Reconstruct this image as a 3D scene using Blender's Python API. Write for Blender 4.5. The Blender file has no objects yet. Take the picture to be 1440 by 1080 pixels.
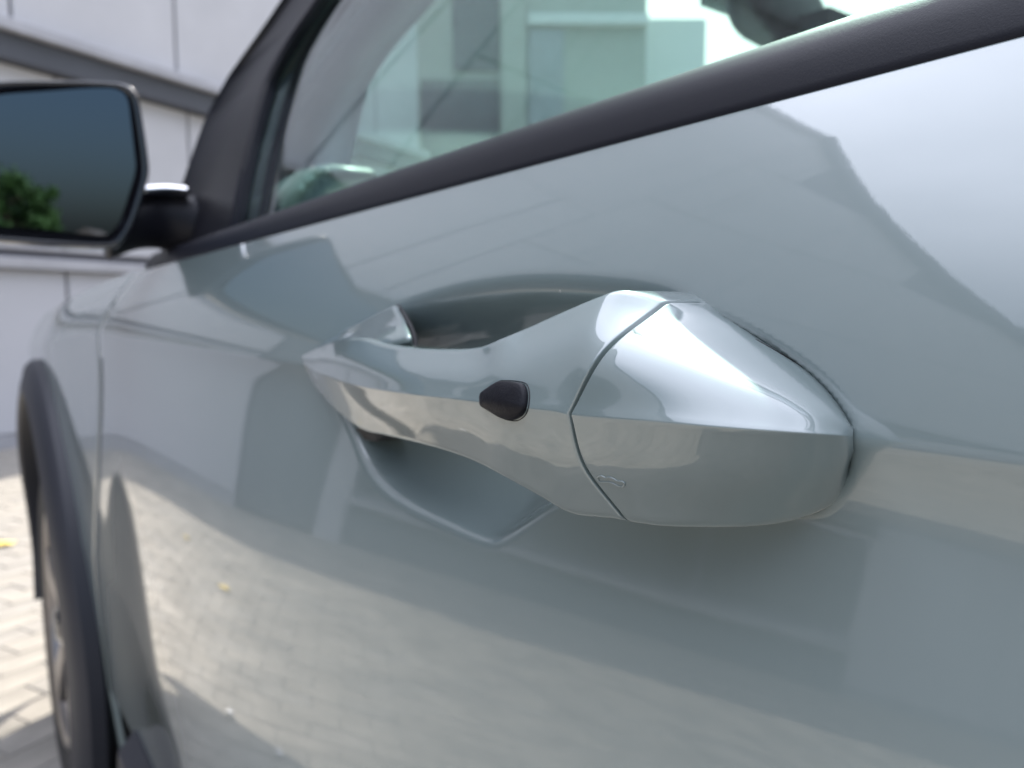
import bpy, bmesh, math, random
import numpy as np
from mathutils import Vector, Matrix
from mathutils.bvhtree import BVHTree

random.seed(4)
rng = np.random.default_rng(4)
R = math.radians
SC = bpy.context.scene
COL = SC.collection

# ------------------------------------------------------------------ camera
CAM = np.array([0.0, -.125, .95])
YAW, PIT, FPX = R(35.7), R(5.3), 1081.0        # photo is 1440 x 1080, principal point at its centre
d0 = np.array([-math.cos(YAW), math.sin(YAW), 0.0])
rt = np.array([math.sin(YAW), math.cos(YAW), 0.0])
fw = d0 * math.cos(PIT) + np.array([0, 0, -math.sin(PIT)])
up = np.cross(rt, fw)
cd = bpy.data.cameras.new('camera')
cam = bpy.data.objects.new('camera', cd); COL.objects.link(cam)
cam.matrix_world = Matrix(((rt[0], up[0], -fw[0], CAM[0]), (rt[1], up[1], -fw[1], CAM[1]),
                           (rt[2], up[2], -fw[2], CAM[2]), (0, 0, 0, 1)))
cd.sensor_width = 36; cd.lens = 36 * FPX / 1440; cd.clip_start = .01; cd.clip_end = 3000
cd.dof.use_dof = True; cd.dof.focus_distance = .148; cd.dof.aperture_fstop = 17; cd.dof.aperture_blades = 0
SC.camera = cam

# ------------------------------------------------------------------ light
SUN_EL, SUN_ROT = R(47.5), R(-36.5)                 # sun ahead of the car and on its far side
w = bpy.data.worlds.new('World'); SC.world = w; w.use_nodes = True
nt = w.node_tree; bg = nt.nodes['Background']
sky = nt.nodes.new('ShaderNodeTexSky'); sky.sky_type = 'NISHITA'; sky.sun_disc = False
sky.sun_elevation = SUN_EL; sky.sun_rotation = SUN_ROT; sky.air_density = 1.0; sky.dust_density = 5.0; sky.ozone_density = 1.0
# a thin bright veil of high cloud over clear blue lower sky, the same all the way round
def wn(t, **k):
    n_ = nt.nodes.new(t)
    for a_, b_ in k.items(): setattr(n_, a_, b_)
    return n_
tcw = wn('ShaderNodeTexCoord'); sep = wn('ShaderNodeSeparateXYZ'); nt.links.new(tcw.outputs['Generated'], sep.inputs[0])
mrw = wn('ShaderNodeMapRange', interpolation_type='SMOOTHSTEP'); nt.links.new(sep.outputs[2], mrw.inputs[0])
mrw.inputs[1].default_value = .38; mrw.inputs[2].default_value = .92; mrw.inputs[3].default_value = 0; mrw.inputs[4].default_value = .9
mpw = wn('ShaderNodeMapping'); mpw.inputs['Scale'].default_value = (1, 1, 2.2); nt.links.new(tcw.outputs['Generated'], mpw.inputs[0])
nzw = wn('ShaderNodeTexNoise'); nzw.inputs['Scale'].default_value = 2.2; nzw.inputs['Detail'].default_value = 5; nt.links.new(mpw.outputs[0], nzw.inputs['Vector'])
mr2 = wn('ShaderNodeMapRange'); nt.links.new(nzw.outputs[0], mr2.inputs[0]); mr2.inputs[1].default_value = .3; mr2.inputs[2].default_value = .7; mr2.inputs[3].default_value = .72; mr2.inputs[4].default_value = 1.0
mlw = wn('ShaderNodeMath', operation='MULTIPLY'); nt.links.new(mrw.outputs[0], mlw.inputs[0]); nt.links.new(mr2.outputs[0], mlw.inputs[1])
mxw = wn('ShaderNodeMix', data_type='RGBA'); nt.links.new(mlw.outputs[0], mxw.inputs[0]); nt.links.new(sky.outputs[0], mxw.inputs[6]); mxw.inputs[7].default_value = (18.5, 19.4, 22.8, 1)
nt.links.new(mxw.outputs[2], bg.inputs[0]); bg.inputs[1].default_value = .11
sl = bpy.data.lights.new('sun', 'SUN'); sl.energy = 5.0; sl.angle = R(.55); sl.color = (1, .94, .84)
so = bpy.data.objects.new('sun', sl); COL.objects.link(so)
sdir = Vector((math.sin(SUN_ROT) * math.cos(SUN_EL), math.cos(SUN_ROT) * math.cos(SUN_EL), math.sin(SUN_EL)))
so.rotation_euler = sdir.to_track_quat('Z', 'Y').to_euler(); so.location = (-3, 3, 9)
SC.view_settings.view_transform = 'Standard'; SC.view_settings.look = 'None'
SC.view_settings.exposure = 1.1; SC.view_settings.gamma = 1
SC.cycles.use_denoising = True
SC.cycles.max_bounces = 10

# ------------------------------------------------------------------ pixel -> point helpers (photo pixels)
def ray(px, py): return fw * FPX + rt * (px - 720) + up * (540 - py)
def PY(px, py, Y):
    v = ray(px, py); return CAM + v * ((Y - CAM[1]) / v[1])
def PX(px, py, X):
    v = ray(px, py); return CAM + v * ((X - CAM[0]) / v[0])
def PZ(px, py, Z):
    v = ray(px, py); return CAM + v * ((Z - CAM[2]) / v[2])
def sstep(a, b, x):
    t = np.clip((np.asarray(x, float) - a) / (b - a), 0, 1); return t * t * (3 - 2 * t)

# ------------------------------------------------------------------ materials
def mat(name, col, rough=.5, metal=0, coat=0, coat_rough=.03, spec=.5, bump=None, var=None, trans=0, ior=1.5, cbump=None):
    m = bpy.data.materials.new(name); m.use_nodes = True
    n = m.node_tree.nodes; l = m.node_tree.links; b = n['Principled BSDF']
    b.inputs['Base Color'].default_value = (*col, 1); b.inputs['Roughness'].default_value = rough
    b.inputs['Metallic'].default_value = metal; b.inputs['Coat Weight'].default_value = coat
    b.inputs['Coat Roughness'].default_value = coat_rough; b.inputs['Specular IOR Level'].default_value = spec
    b.inputs['IOR'].default_value = ior; b.inputs['Coat IOR'].default_value = 1.74 if coat and name == 'grey_green_paint' else 1.5; b.inputs['Transmission Weight'].default_value = trans
    tc = n.new('ShaderNodeTexCoord')
    def noise(scale, detail=3, rgh=.55):
        t = n.new('ShaderNodeTexNoise'); t.inputs['Scale'].default_value = scale; t.inputs['Detail'].default_value = detail
        t.inputs['Roughness'].default_value = rgh; l.new(tc.outputs['Object'], t.inputs['Vector']); return t
    if var:                                        # (scale, amount)
        t = noise(var[0], 5, .6); mp = n.new('ShaderNodeMapRange')
        mp.inputs[1].default_value = .3; mp.inputs[2].default_value = .7
        mp.inputs[3].default_value = 1 - var[1]; mp.inputs[4].default_value = 1 + var[1]
        l.new(t.outputs[0], mp.inputs[0])
        mx = n.new('ShaderNodeMix'); mx.data_type = 'RGBA'; mx.blend_type = 'MULTIPLY'; mx.inputs[0].default_value = 1
        mx.inputs[6].default_value = (*col, 1); l.new(mp.outputs[0], mx.inputs[7]); l.new(mx.outputs[2], b.inputs['Base Color'])
    def bmp(spec_):
        t = noise(spec_[0], spec_[2] if len(spec_) > 2 else 2); k = n.new('ShaderNodeBump')
        k.inputs['Strength'].default_value = 1; k.inputs['Distance'].default_value = spec_[1]
        l.new(t.outputs[0], k.inputs['Height']); return k
    if bump: l.new(bmp(bump).outputs[0], b.inputs['Normal'])
    if cbump: l.new(bmp(cbump).outputs[0], b.inputs['Coat Normal'])
    return m

M = {}
M['paint'] = mat('grey_green_paint', (.156, .196, .193), .34, .0, 1, .008, .5, cbump=(300, 6e-6, 4))
def dusty(m):
    n = m.node_tree.nodes; l = m.node_tree.links; b = n['Principled BSDF']; tc = n.new('ShaderNodeTexCoord')
    vo = n.new('ShaderNodeTexVoronoi'); vo.inputs['Scale'].default_value = 75; l.new(tc.outputs['Object'], vo.inputs['Vector'])
    nz = n.new('ShaderNodeTexNoise'); nz.inputs['Scale'].default_value = 37; l.new(tc.outputs['Object'], nz.inputs['Vector'])
    th = n.new('ShaderNodeMapRange'); l.new(nz.outputs[0], th.inputs[0]); th.inputs[1].default_value = .56; th.inputs[2].default_value = .75; th.inputs[3].default_value = 0; th.inputs[4].default_value = .03
    lt = n.new('ShaderNodeMath'); lt.operation = 'LESS_THAN'; l.new(vo.outputs['Distance'], lt.inputs[0]); l.new(th.outputs[0], lt.inputs[1])
    mx = n.new('ShaderNodeMix'); mx.data_type = 'RGBA'; l.new(lt.outputs[0], mx.inputs[0]); mx.inputs[6].default_value = b.inputs['Base Color'].default_value; mx.inputs[7].default_value = (.55, .55, .52, 1)
    l.new(mx.outputs[2], b.inputs['Base Color'])
    n2 = n.new('ShaderNodeTexNoise'); n2.inputs['Scale'].default_value = 14; n2.inputs['Detail'].default_value = 6; l.new(tc.outputs['Object'], n2.inputs['Vector'])
    m2 = n.new('ShaderNodeMapRange'); l.new(n2.outputs[0], m2.inputs[0]); m2.inputs[1].default_value = .45; m2.inputs[2].default_value = .75; m2.inputs[3].default_value = .006; m2.inputs[4].default_value = .03
    l.new(m2.outputs[0], b.inputs['Coat Roughness'])
dusty(M['paint'])
M['black'] = mat('black_trim_plastic', (.008, .0085, .013), .45, bump=(2200, 4e-5), spec=.22)
M['button'] = mat('grained_black_plastic', (.006, .006, .009), .45, bump=(2600, 1e-4, 3), spec=.22)
M['gloss_black'] = mat('gloss_black', (.012, .012, .016), .12, coat=1, coat_rough=.05)
M['rubber'] = mat('black_rubber', (.012, .012, .013), .7)
M['clad'] = mat('wheel_arch_plastic', (.022, .023, .03), .5, bump=(900, 6e-5), spec=.4)
M['alloy'] = mat('alloy_wheel', (.26, .24, .23), .35, .85, var=(30, .1))
M['mirror'] = mat('mirror_glass_blue', (.105, .135, .165), .015, 1)
M['chrome'] = mat('polished_metal', (.8, .8, .8), .08, 1)
M['dash'] = mat('dashboard_plastic', (.3, .34, .33), .55, bump=(400, 1e-4))
M['pod'] = mat('sunlit_dash_plastic', (.5, .56, .5), .4, bump=(300, 2e-4))  # paler dash plastic, sunlight through the windscreen put into the colour
M['trim_in'] = mat('pillar_trim_fabric', (.36, .36, .4), .8, bump=(800, 5e-5))
M['dark_in'] = mat('dark_cabin_plastic', (.035, .035, .04), .5)
M['headliner'] = mat('headliner_fabric', (.45, .44, .43), .9)
M['seat'] = mat('seat_fabric', (.05, .05, .055), .8, bump=(600, 2e-4))
M['panel'] = mat('white_wall_panel', (.45, .45, .465), .45, var=(1.5, .06))
M['panel_low'] = mat('white_wall_panel_lower', (.44, .44, .46), .5, var=(1.5, .03))
M['joint'] = mat('grey_joint', (.18, .18, .2), .7)
M['band'] = mat('dark_grey_band', (.055, .06, .072), .5, var=(3, .1))
M['cap'] = mat('grey_metal_cap', (.36, .36, .38), .4, .2, var=(4, .1))
M['door_dark'] = mat('grey_roller_slat', (.13, .14, .15), .5, var=(4, .1))
M['win'] = mat('dark_window_glass', (.03, .035, .045), .06)
M['paver'] = mat('concrete_paver', (.40, .375, .33), .85, bump=(140, 1.5e-3, 5), var=(9, .22))
M['sand'] = mat('joint_sand', (.205, .19, .165), .95, bump=(160, 2e-3, 4), var=(2.5, .3))
M['ground'] = mat('ground_beyond', (.20, .19, .168), .95, var=(.7, .2))
M['leafdry'] = mat('dry_yellow_leaf', (.62, .47, .12), .6, var=(60, .2))
M['leaf'] = mat('green_leaves', (.075, .15, .035), .55, var=(3, .4))
M['leaf2'] = mat('light_green_leaves', (.13, .21, .05), .55, var=(3, .4))
M['bark'] = mat('tree_bark', (.12, .09, .06), .9, bump=(30, 5e-3))
M['plaster'] = mat('cream_plaster', (.30, .24, .17), .9, var=(1, .08))
M['rooftile'] = mat('brown_roof_tile', (.17, .13, .11), .8, var=(4, .25))
M['pale'] = mat('pale_cream_wall', (.42, .43, .39), .8, var=(1, .06))
M['white'] = mat('white_paint', (.75, .75, .75), .5)
M['red'] = mat('red_lens', (.4, .02, .02), .2, coat=1)
M['lamp'] = mat('headlamp_lens', (.7, .72, .75), .08, .3, coat=1)

def glass_mat(name, tint, body=.0):
    m = bpy.data.materials.new(name); m.use_nodes = True
    n = m.node_tree.nodes; l = m.node_tree.links; n.remove(n['Principled BSDF'])
    out = n['Material Output']; tr = n.new('ShaderNodeBsdfTransparent'); tr.inputs[0].default_value = (*tint, 1)
    gl = n.new('ShaderNodeBsdfGlossy'); gl.inputs['Roughness'].default_value = .0
    gl.inputs[0].default_value = (.95, .97, 1, 1)
    lw = n.new('ShaderNodeLayerWeight'); lw.inputs[0].default_value = .5
    pw_ = n.new('ShaderNodeMath'); pw_.operation = 'POWER'; pw_.inputs[1].default_value = 5; l.new(lw.outputs['Facing'], pw_.inputs[0])
    fr = n.new('ShaderNodeMath'); fr.operation = 'MULTIPLY_ADD'; fr.inputs[1].default_value = .96; fr.inputs[2].default_value = .04; l.new(pw_.outputs[0], fr.inputs[0])
    mx = n.new('ShaderNodeMixShader'); l.new(fr.outputs[0], mx.inputs[0]); l.new(tr.outputs[0], mx.inputs[1]); l.new(gl.outputs[0], mx.inputs[2])
    l.new(mx.outputs[0], out.inputs[0]); return m
M['glass'] = glass_mat('green_tinted_glass', (.80, .895, .875))
M['lens'] = glass_mat('lamp_glass', (.95, .95, .95))

# ------------------------------------------------------------------ object helpers
def link(name, verts, faces, m, parent=None, smooth=True, mats=None, fm=None):
    me = bpy.data.meshes.new(name); me.from_pydata([tuple(map(float, v)) for v in verts], [], faces); me.update()
    for x in (mats or [m]): me.materials.append(x)
    if fm is not None: me.polygons.foreach_set('material_index', fm)
    if smooth: me.polygons.foreach_set('use_smooth', [True] * len(me.polygons))
    o = bpy.data.objects.new(name, me); COL.objects.link(o)
    if parent: o.parent = parent
    return o
def empty(name, parent=None, loc=(0, 0, 0)):
    o = bpy.data.objects.new(name, None); COL.objects.link(o); o.location = loc
    o.empty_display_size = .1
    if parent: o.parent = parent
    return o
def tag(o, label=None, cat=None, group=None, kind=None):
    if label: o['label'] = label
    if cat: o['category'] = cat
    if group: o['group'] = group
    if kind: o['kind'] = kind
    return o
def grid_faces(nr, nc, close_r=False, close_c=False, flip=False):
    fs = []
    for i in range(nr if close_r else nr - 1):
        for j in range(nc if close_c else nc - 1):
            a, b = i * nc + j, i * nc + (j + 1) % nc
            c, d = ((i + 1) % nr) * nc + (j + 1) % nc, ((i + 1) % nr) * nc + j
            fs.append((a, d, c, b) if flip else (a, b, c, d))
    return fs
def catmull(P, n):
    """P (k,...) control rows -> n samples per span along axis 0"""
    P = np.asarray(P, float); ext = np.concatenate([[2 * P[0] - P[1]], P, [2 * P[-1] - P[-2]]])
    out = []
    for i in range(len(P) - 1):
        p0, p1, p2, p3 = ext[i:i + 4]
        for t in np.linspace(0, 1, n, endpoint=False):
            out.append(.5 * (2 * p1 + (p2 - p0) * t + (2 * p0 - 5 * p1 + 4 * p2 - p3) * t * t + (3 * p1 - p0 - 3 * p2 + p3) * t ** 3))
    out.append(P[-1]); return np.array(out)
def box(name, lo, hi, m, parent=None, bevel=0, rot=None):
    lo, hi = np.array(lo, float), np.array(hi, float); bm = bmesh.new()
    bmesh.ops.create_cube(bm, size=1, matrix=Matrix.Translation((lo + hi) / 2) @ Matrix.Diagonal((*(hi - lo), 1)))
    if bevel: bmesh.ops.bevel(bm, geom=bm.edges[:], offset=bevel, segments=2, affect='EDGES')
    me = bpy.data.meshes.new(name); bm.to_mesh(me); bm.free(); me.materials.append(m)
    o = bpy.data.objects.new(name, me); COL.objects.link(o)
    if parent: o.parent = parent
    return o
def tube(name, pts, r, m, parent=None, n=10, ry=None, closed=False):
    pts = [Vector(p) for p in pts]; vs = []
    rs = r if hasattr(r, '__len__') else [r] * len(pts)
    ref = Vector((0, 0, 1))
    for i, p in enumerate(pts):
        if closed: t = pts[(i + 1) % len(pts)] - pts[i - 1]
        else: t = pts[min(i + 1, len(pts) - 1)] - pts[max(i - 1, 0)]
        t.normalize(); a = t.cross(ref)
        if a.length < 1e-3: a = t.cross(Vector((1, 0, 0)))
        a.normalize(); b = a.cross(t)
        for k in range(n):
            an = 2 * math.pi * k / n; vs.append(p + a * math.cos(an) * rs[i] + b * math.sin(an) * rs[i])
    fs = grid_faces(len(pts), n, close_c=True, close_r=closed)
    if not closed: fs += [tuple(range(n)), tuple((len(pts) - 1) * n + k for k in range(n))[::-1]]
    return link(name, vs, fs, m, parent)
def loft(name, rings, m, parent=None, caps=True, closed_ring=True, smooth=True):
    n = len(rings[0]); vs = [p for r in rings for p in r]
    fs = grid_faces(len(rings), n, close_c=closed_ring)
    if caps: fs += [tuple(range(n))[::-1], tuple((len(rings) - 1) * n + k for k in range(n))]
    o = link(name, vs, fs, m, parent, smooth)
    bm = bmesh.new(); bm.from_mesh(o.data); bmesh.ops.recalc_face_normals(bm, faces=bm.faces[:]); bm.to_mesh(o.data); bm.free()
    return o
def sharpen(o, ang=40):
    me = o.data; bm = bmesh.new(); bm.from_mesh(me)
    for e in bm.edges:
        if len(e.link_faces) == 2 and e.calc_face_angle(0) > R(ang): e.smooth = False
    bm.to_mesh(me); bm.free()

# ================================================================== BODY SIDE SURFACE
# f = metres ahead of the camera (x = -f); v = metres above (+) or below (-) the shoulder crease
def interp_tilt():
    vs = np.array([-.62, -.50, -.38, -.28, -.16, -.09, -.060, -.040, -.028, -.019, -.012, -.006, -.0012, 0, .0012, .010, .025, .045, .062, .075])
    tl = np.array([-25, -22, -14, -2, 5, 8.5, 9.5, 10.5, 10.0, 8.0, 3, -5, -9, 0, 12, 16, 22, 29, 34, 37.])
    g = np.linspace(-.62, .075, 1400); t = np.interp(g, vs, tl)
    # light smoothing away from the crease
    y = np.concatenate([[0], np.cumsum(np.tan(np.radians((t[1:] + t[:-1]) / 2)) * np.diff(g))])
    y -= np.interp(0, g, y); return g, y
G_, Y_ = interp_tilt()
def plan(f):
    f = np.asarray(f, float)
    return .016 * np.clip(f, 0, 9) ** 2 * (1 - .8 * sstep(.9, 1.6, f)) - .014 * sstep(.55, 1.5, f) + .35 * np.clip(f - 1.98, 0, 9) ** 2 * 4 + .012 * np.clip(-f, 0, 9) ** 2
def zcrease(f):
    f = np.asarray(f, float); return .928 - .05 * sstep(.95, 2.1, f) - .004 * np.clip(f, 0, 1)
def zscale(f): return 1 + 0 * np.asarray(f, float)
def side(f, v):
    """-> y, z of the painted side"""
    f = np.asarray(f, float); v = np.asarray(v, float)
    y = np.interp(v, G_, Y_)
    low = np.interp(v, [-.62, -.5, -.3, -.15, -.06, 0], [.030, .016, .002, .0, .001, 0])   # the fender is plainly tucked in
    wf = sstep(.35, 1.05, f); y = np.where(v < 0, y * (1 - wf) + low * wf, y)
    return y + plan(f), zcrease(f) + v
def yof(f, z): return float(side(f, z - zcrease(f))[0])

car = empty('parked_car'); tag(car, 'pale grey-green car parked on the pavers, seen close along its glossy driver side', 'car')

# recess outline in door coordinates, traced as points on the door and given real depth
rp = [(470, 560), (500, 602), (532, 655), (565, 690), (605, 714), (655, 736), (702, 755), (726, 759), (748, 749), (785, 722), (820, 690), (900, 560), (985, 470), (982, 448),
      (940, 421), (890, 408), (820, 400), (755, 397), (690, 401), (625, 414), (568, 436), (520, 464), (485, 500)]
RP = np.array([(lambda p: (p[0], p[2]))(PY(a, b, .004 if b > 520 else .009)) for a, b in rp])
RPs = catmull(np.vstack([RP, RP[:1]]), 8)[:-1]
def signed_dist(X, Z, RPs=None):
    RPs = globals()['RPs'] if RPs is None else RPs
    d = np.full(X.shape, 9.0); ins = np.zeros(X.shape, bool); n = len(RPs)
    for i in range(n):
        a, b = RPs[i], RPs[(i + 1) % n]; ab = b - a
        t = np.clip(((X - a[0]) * ab[0] + (Z - a[1]) * ab[1]) / (ab @ ab + 1e-12), 0, 1)
        d = np.minimum(d, np.hypot(X - a[0] - t * ab[0], Z - a[1] - t * ab[1]))
        c = ((a[1] > Z) != (b[1] > Z)) & (X < (b[0] - a[0]) * (Z - a[1]) / (b[1] - a[1] + 1e-12) + a[0]); ins ^= c
    return np.where(ins, d, -d)
def recess(X, Z):
    s = signed_dist(X, Z)
    wz = sstep(.915, .945, Z)                      # upper lip soft, lower lip crisp
    W = .020 + .008 * wz
    t = np.clip((s + .0012 * (1 + 2.5 * wz)) / W, 0, 1)
    prof = np.where(wz > .5, t * t * (3 - 2 * t), 0) * 1.0
    soft = t * t * (3 - 2 * t); crisp = 1 - (1 - t) ** 1.8
    crisp = crisp * sstep(0, .42, t)
    return .018 * (soft * wz + crisp * (1 - wz))
GO = np.array([(lambda p: (p[0], p[2]))(PY(a, b, .004)) for a, b in [(900, 446), (950, 444), (992, 452), (1042, 474), (1088, 499), (1130, 525), (1164, 553), (1187, 580), (1201, 604), (1201, 640), (1187, 672), (1150, 692), (1100, 704), (1050, 700), (1000, 690), (940, 670), (880, 640), (880, 520)]])
GOs = catmull(np.vstack([GO, GO[:1]]), 8)[:-1]
def vgrid(lo, hi, fine=.0011):
    a = []
    v = hi
    while v > lo:
        a.append(v)
        if abs(v) < .0026: s = .0004
        elif v > -.075: s = fine
        elif v > -.13: s = .003
        else: s = .01
        v -= s
    a.append(lo); return np.array(a)
def body_panel(name, fs, vs, mask=None, m=None, edge=.006, rec=False, frontcurve=None):
    F, V = np.meshgrid(fs, vs)
    if frontcurve is not None: F = frontcurve(F, V)
    Y, Z = side(F, V); X = -F
    if rec: Y = Y + np.maximum(recess(X, Z), .0026 * sstep(-.0020, .0006, signed_dist(X, Z, GOs)))
    nr, nc = F.shape; P = np.stack([X, Y, Z], -1).reshape(-1, 3); faces = grid_faces(nr, nc)
    if mask is not None:
        keep = mask(F, Z).reshape(-1); faces = [q for q in faces if keep[list(q)].all()]
    # rolled edges: each border folds inboard
    verts = list(P); 
    def fold(idx, off):
        nonlocal verts, faces
        prev = idx
        for (a, b) in ((.35, .25), (.75, 1.0), (1.0, 4.0)):
            base = len(verts); verts += [P[i] + np.array(off) * a * .0022 + np.array([0, .0018 * b, 0]) for i in idx]
            cur = list(range(base, base + len(idx)))
            faces += [(prev[k], prev[k + 1], cur[k + 1], cur[k]) for k in range(len(idx) - 1)]; prev = cur
    left = [i * nc for i in range(nr)]; right = [i * nc + nc - 1 for i in range(nr)]
    if edge:
        fold(left, (1 if fs[0] < fs[-1] else -1, 0, 0)); fold(right, (-1 if fs[0] < fs[-1] else 1, 0, 0))
    o = link(name, verts, faces, m or M['paint'], car)
    bm = bmesh.new(); bm.from_mesh(o.data)
    loose = [v for v in bm.verts if not v.link_faces]; bmesh.ops.delete(bm, geom=loose, context='VERTS')
    bmesh.ops.recalc_face_normals(bm, faces=bm.faces[:]); 
    s = sum(f.normal.y * f.calc_area() for f in bm.faces)
    if s > 0: bmesh.ops.reverse_faces(bm, faces=bm.faces[:])
    bm.to_mesh(o.data); bm.free(); return o
VTOP = .0735
DOOR_FRONT = 1.02
fs = np.concatenate([np.arange(-.035, .05, .003), np.arange(.05, .36, .0011), np.arange(.36, .6, .004), np.arange(.6, DOOR_FRONT - .012, .012), [DOOR_FRONT]])
def dfront(F, V):                                   # the door's leading edge sweeps forward lower down
    k = sstep(.7, DOOR_FRONT, F); return F + k * .16 * sstep(0, -.4, V) + k * (-.05) * sstep(0, .07, V)
door = body_panel('front_door', fs, vgrid(-.50, VTOP), rec=True, frontcurve=dfront)
AC, AR = (1.69, .372), .465
def ffront(F, V):
    k = 1 - sstep(DOOR_FRONT, 1.5, F); return F + k * (.16 * sstep(0, -.4, V) - .05 * sstep(0, .07, V))
arch = lambda F, Z: np.hypot(F - AC[0], Z - AC[1]) > AR
body_panel('front_fender', np.concatenate([np.arange(DOOR_FRONT + .005, 1.3, .012), np.arange(1.3, 2.36, .02)]), vgrid(-.60, VTOP, .006), mask=arch, frontcurve=ffront)
body_panel('rear_door', np.arange(-.98, -.0395, .02), vgrid(-.50, VTOP, .003))
body_panel('rear_fender', np.arange(-2.05, -.985, .03), vgrid(-.50, VTOP, .006), mask=lambda F, Z: np.hypot(F + 1.04, Z - AC[1]) > AR)
# rocker under the doors, black
rk = []
for f in np.arange(-.62, .99, .1):
    y0 = yof(f, .44)
    rk.append([(-f, y0 - .004, .45), (-f, y0 - .022, .43), (-f, y0 - .028, .34), (-f, y0 + .0, .26), (-f, y0 + .12, .24), (-f, y0 + .12, .45)])
loft('rocker_cladding', rk, M['clad'], car, smooth=False)

# ================================================================== DOOR HANDLE
handle = empty('door_handle', car)
def net(stations):
    """stations: rows of 5 (px,py,Y): top, mid upper, crease, mid lower, bottom -> array (k,5,3)"""
    out = []
    for s in stations:
        T, MU, C_, ML, B = s; k = float(np.interp(C_[0], [430, 640, 800], [.95, .84, .72]))
        if C_[0] < 735:
            C_ = (C_[0], C_[1], C_[2] * k); ML = (ML[0], ML[1], ML[2] * k); B = (B[0], B[1], B[2] * k)
            T = (T[0], T[1], T[2] * k); MU = (MU[0], MU[1], MU[2] * k)
        else:
            MU = (MU[0], MU[1] * .3 + .7 * (C_[1] + .58 * (T[1] - C_[1])))
            T, MU, C_, ML, B = [(p[0], p[1], YF(p[0], p[1])) for p in (T, MU, C_, ML, B)]
        out.append([PY(*p) for p in (T, MU, C_, ML, B)])
    return np.array(out)
def smooth_interp(x, xs, ys):
    xs = np.asarray(xs, float); ys = np.asarray(ys, float); m = np.gradient(ys, xs); x = min(max(x, xs[0]), xs[-1])
    i = min(max(int(np.searchsorted(xs, x)) - 1, 0), len(xs) - 2); h = xs[i + 1] - xs[i]; t = (x - xs[i]) / h
    return float((2 * t ** 3 - 3 * t * t + 1) * ys[i] + (t ** 3 - 2 * t * t + t) * h * m[i] + (3 * t * t - 2 * t ** 3) * ys[i + 1] + (t ** 3 - t * t) * h * m[i + 1])
def curve_y(px, xs, ps, ys): return smooth_interp(px, xs, ps), smooth_interp(px, xs, ys)
def YF(px, py):
    """how far the handle face stands out, as a smooth field over the traced face"""
    ct, yt = curve_y(px, [735, 783, 835, 868, 900, 930, 968, 1000, 1042, 1088, 1130, 1164, 1187, 1198], [467, 446, 424, 415, 421, 430, 441, 454, 474, 499, 525, 553, 580, 598],
                     [-.0205, -.0182, -.0155, -.0128, -.0096, -.0066, -.0028, -.0005, .0013, .0017, .0018, .0018, .0018, .0018])
    cc, yc = curve_y(px, [735, 800, 862, 920, 985, 1050, 1106, 1152, 1182, 1195, 1200], [573, 582, 588, 592, 598, 603, 607, 610, 612, 612.5, 613],
                     [-.0298, -.0285, -.0280, -.0268, -.0250, -.0222, -.0186, -.0140, -.0088, -.0042, -.0010])
    cb, yb = curve_y(px, [735, 754, 795, 832, 873, 894, 920, 962, 1014, 1066, 1115, 1157, 1184, 1197], [681, 691, 714, 720, 726, 729, 731, 734, 735, 733, 724, 705, 678, 650],
                     [-.0235, -.0230, -.0212, -.0206, -.0200, -.0197, -.0190, -.0172, -.0144, -.0108, -.0070, -.0032, -.0004, .0018])
    if py <= cc: t = min(1, max(0, (cc - py) / (cc - ct))); return yc + (yt - yc) * (.34 * t + .66 * t ** 3.1)
    t = min(1, (py - cc) / (cb - cc)); return yc + (yb - yc) * (.45 * t + .55 * t * t)
def S(T, Cc, B, mu=.0, ml=.0, MU=None, ML=None):
    """mid points are averaged, pushed outboard by mu / ml"""
    MU = MU or tuple((T[i] + Cc[i]) / 2 - (mu if i == 2 else 0) for i in range(3))
    ML = ML or tuple((B[i] + Cc[i]) / 2 - (ml if i == 2 else 0) for i in range(3))
    return [T, MU, Cc, ML, B]
grip = net([
    S((423, 502, .000), (426, 510, -.003), (430, 520, .000)),
    S((440, 492, -.003), (441, 521, -.010), (445, 545, -.002), .001, .001),
    S((470, 480, -.009), (470, 532, -.018), (474, 577, -.007), .002, .001),
    S((503, 478, -.015), (502, 542, -.0245), (506, 601, -.013), .002, .001),
    S((540, 487, -.0200), (540, 549, -.0300), (540, 610, -.0190), .002, .001),
    S((583, 493, -.0240), (583, 555, -.0340), (583, 620, -.0240), .0015, .001),
    S((628, 495, -.0265), (630, 560, -.0360), (629, 632, -.0275), .0015, .001),
    S((669, 493, -.0285), (672, 565, -.0375), (668, 646, -.0300), .0015, .001),
    S((703, 481, -.0300), (706, 569, -.0385), (710, 667, -.0315), .0015, .001),
    S((740, 465, -.0205), (736, 573, -.0390), (754, 691, -.0315), .0015, .001),
    S((783, 446, -.0170), (762, 576, -.0392), (795, 714, -.0300), .001, .001, MU=(768, 508, -.0362), ML=(770, 645, -.0365)),
    S((835, 424, -.0110), (780, 578, -.0392), (832, 720, -.0290), .001, .001, MU=(800, 496, -.0330), ML=(788, 652, -.0362)),
    S((868, 415, -.0065), (789, 580, -.0390), (853, 722, -.0285), .001, .001, MU=(822, 488, -.0318), ML=(802, 655, -.0360)),
    S((924, 427, .0000), (796, 582, -.0388), (869, 725, -.0280), .001, .001, MU=(845, 490, -.0305), ML=(816, 655, -.0356)),
])
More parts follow.
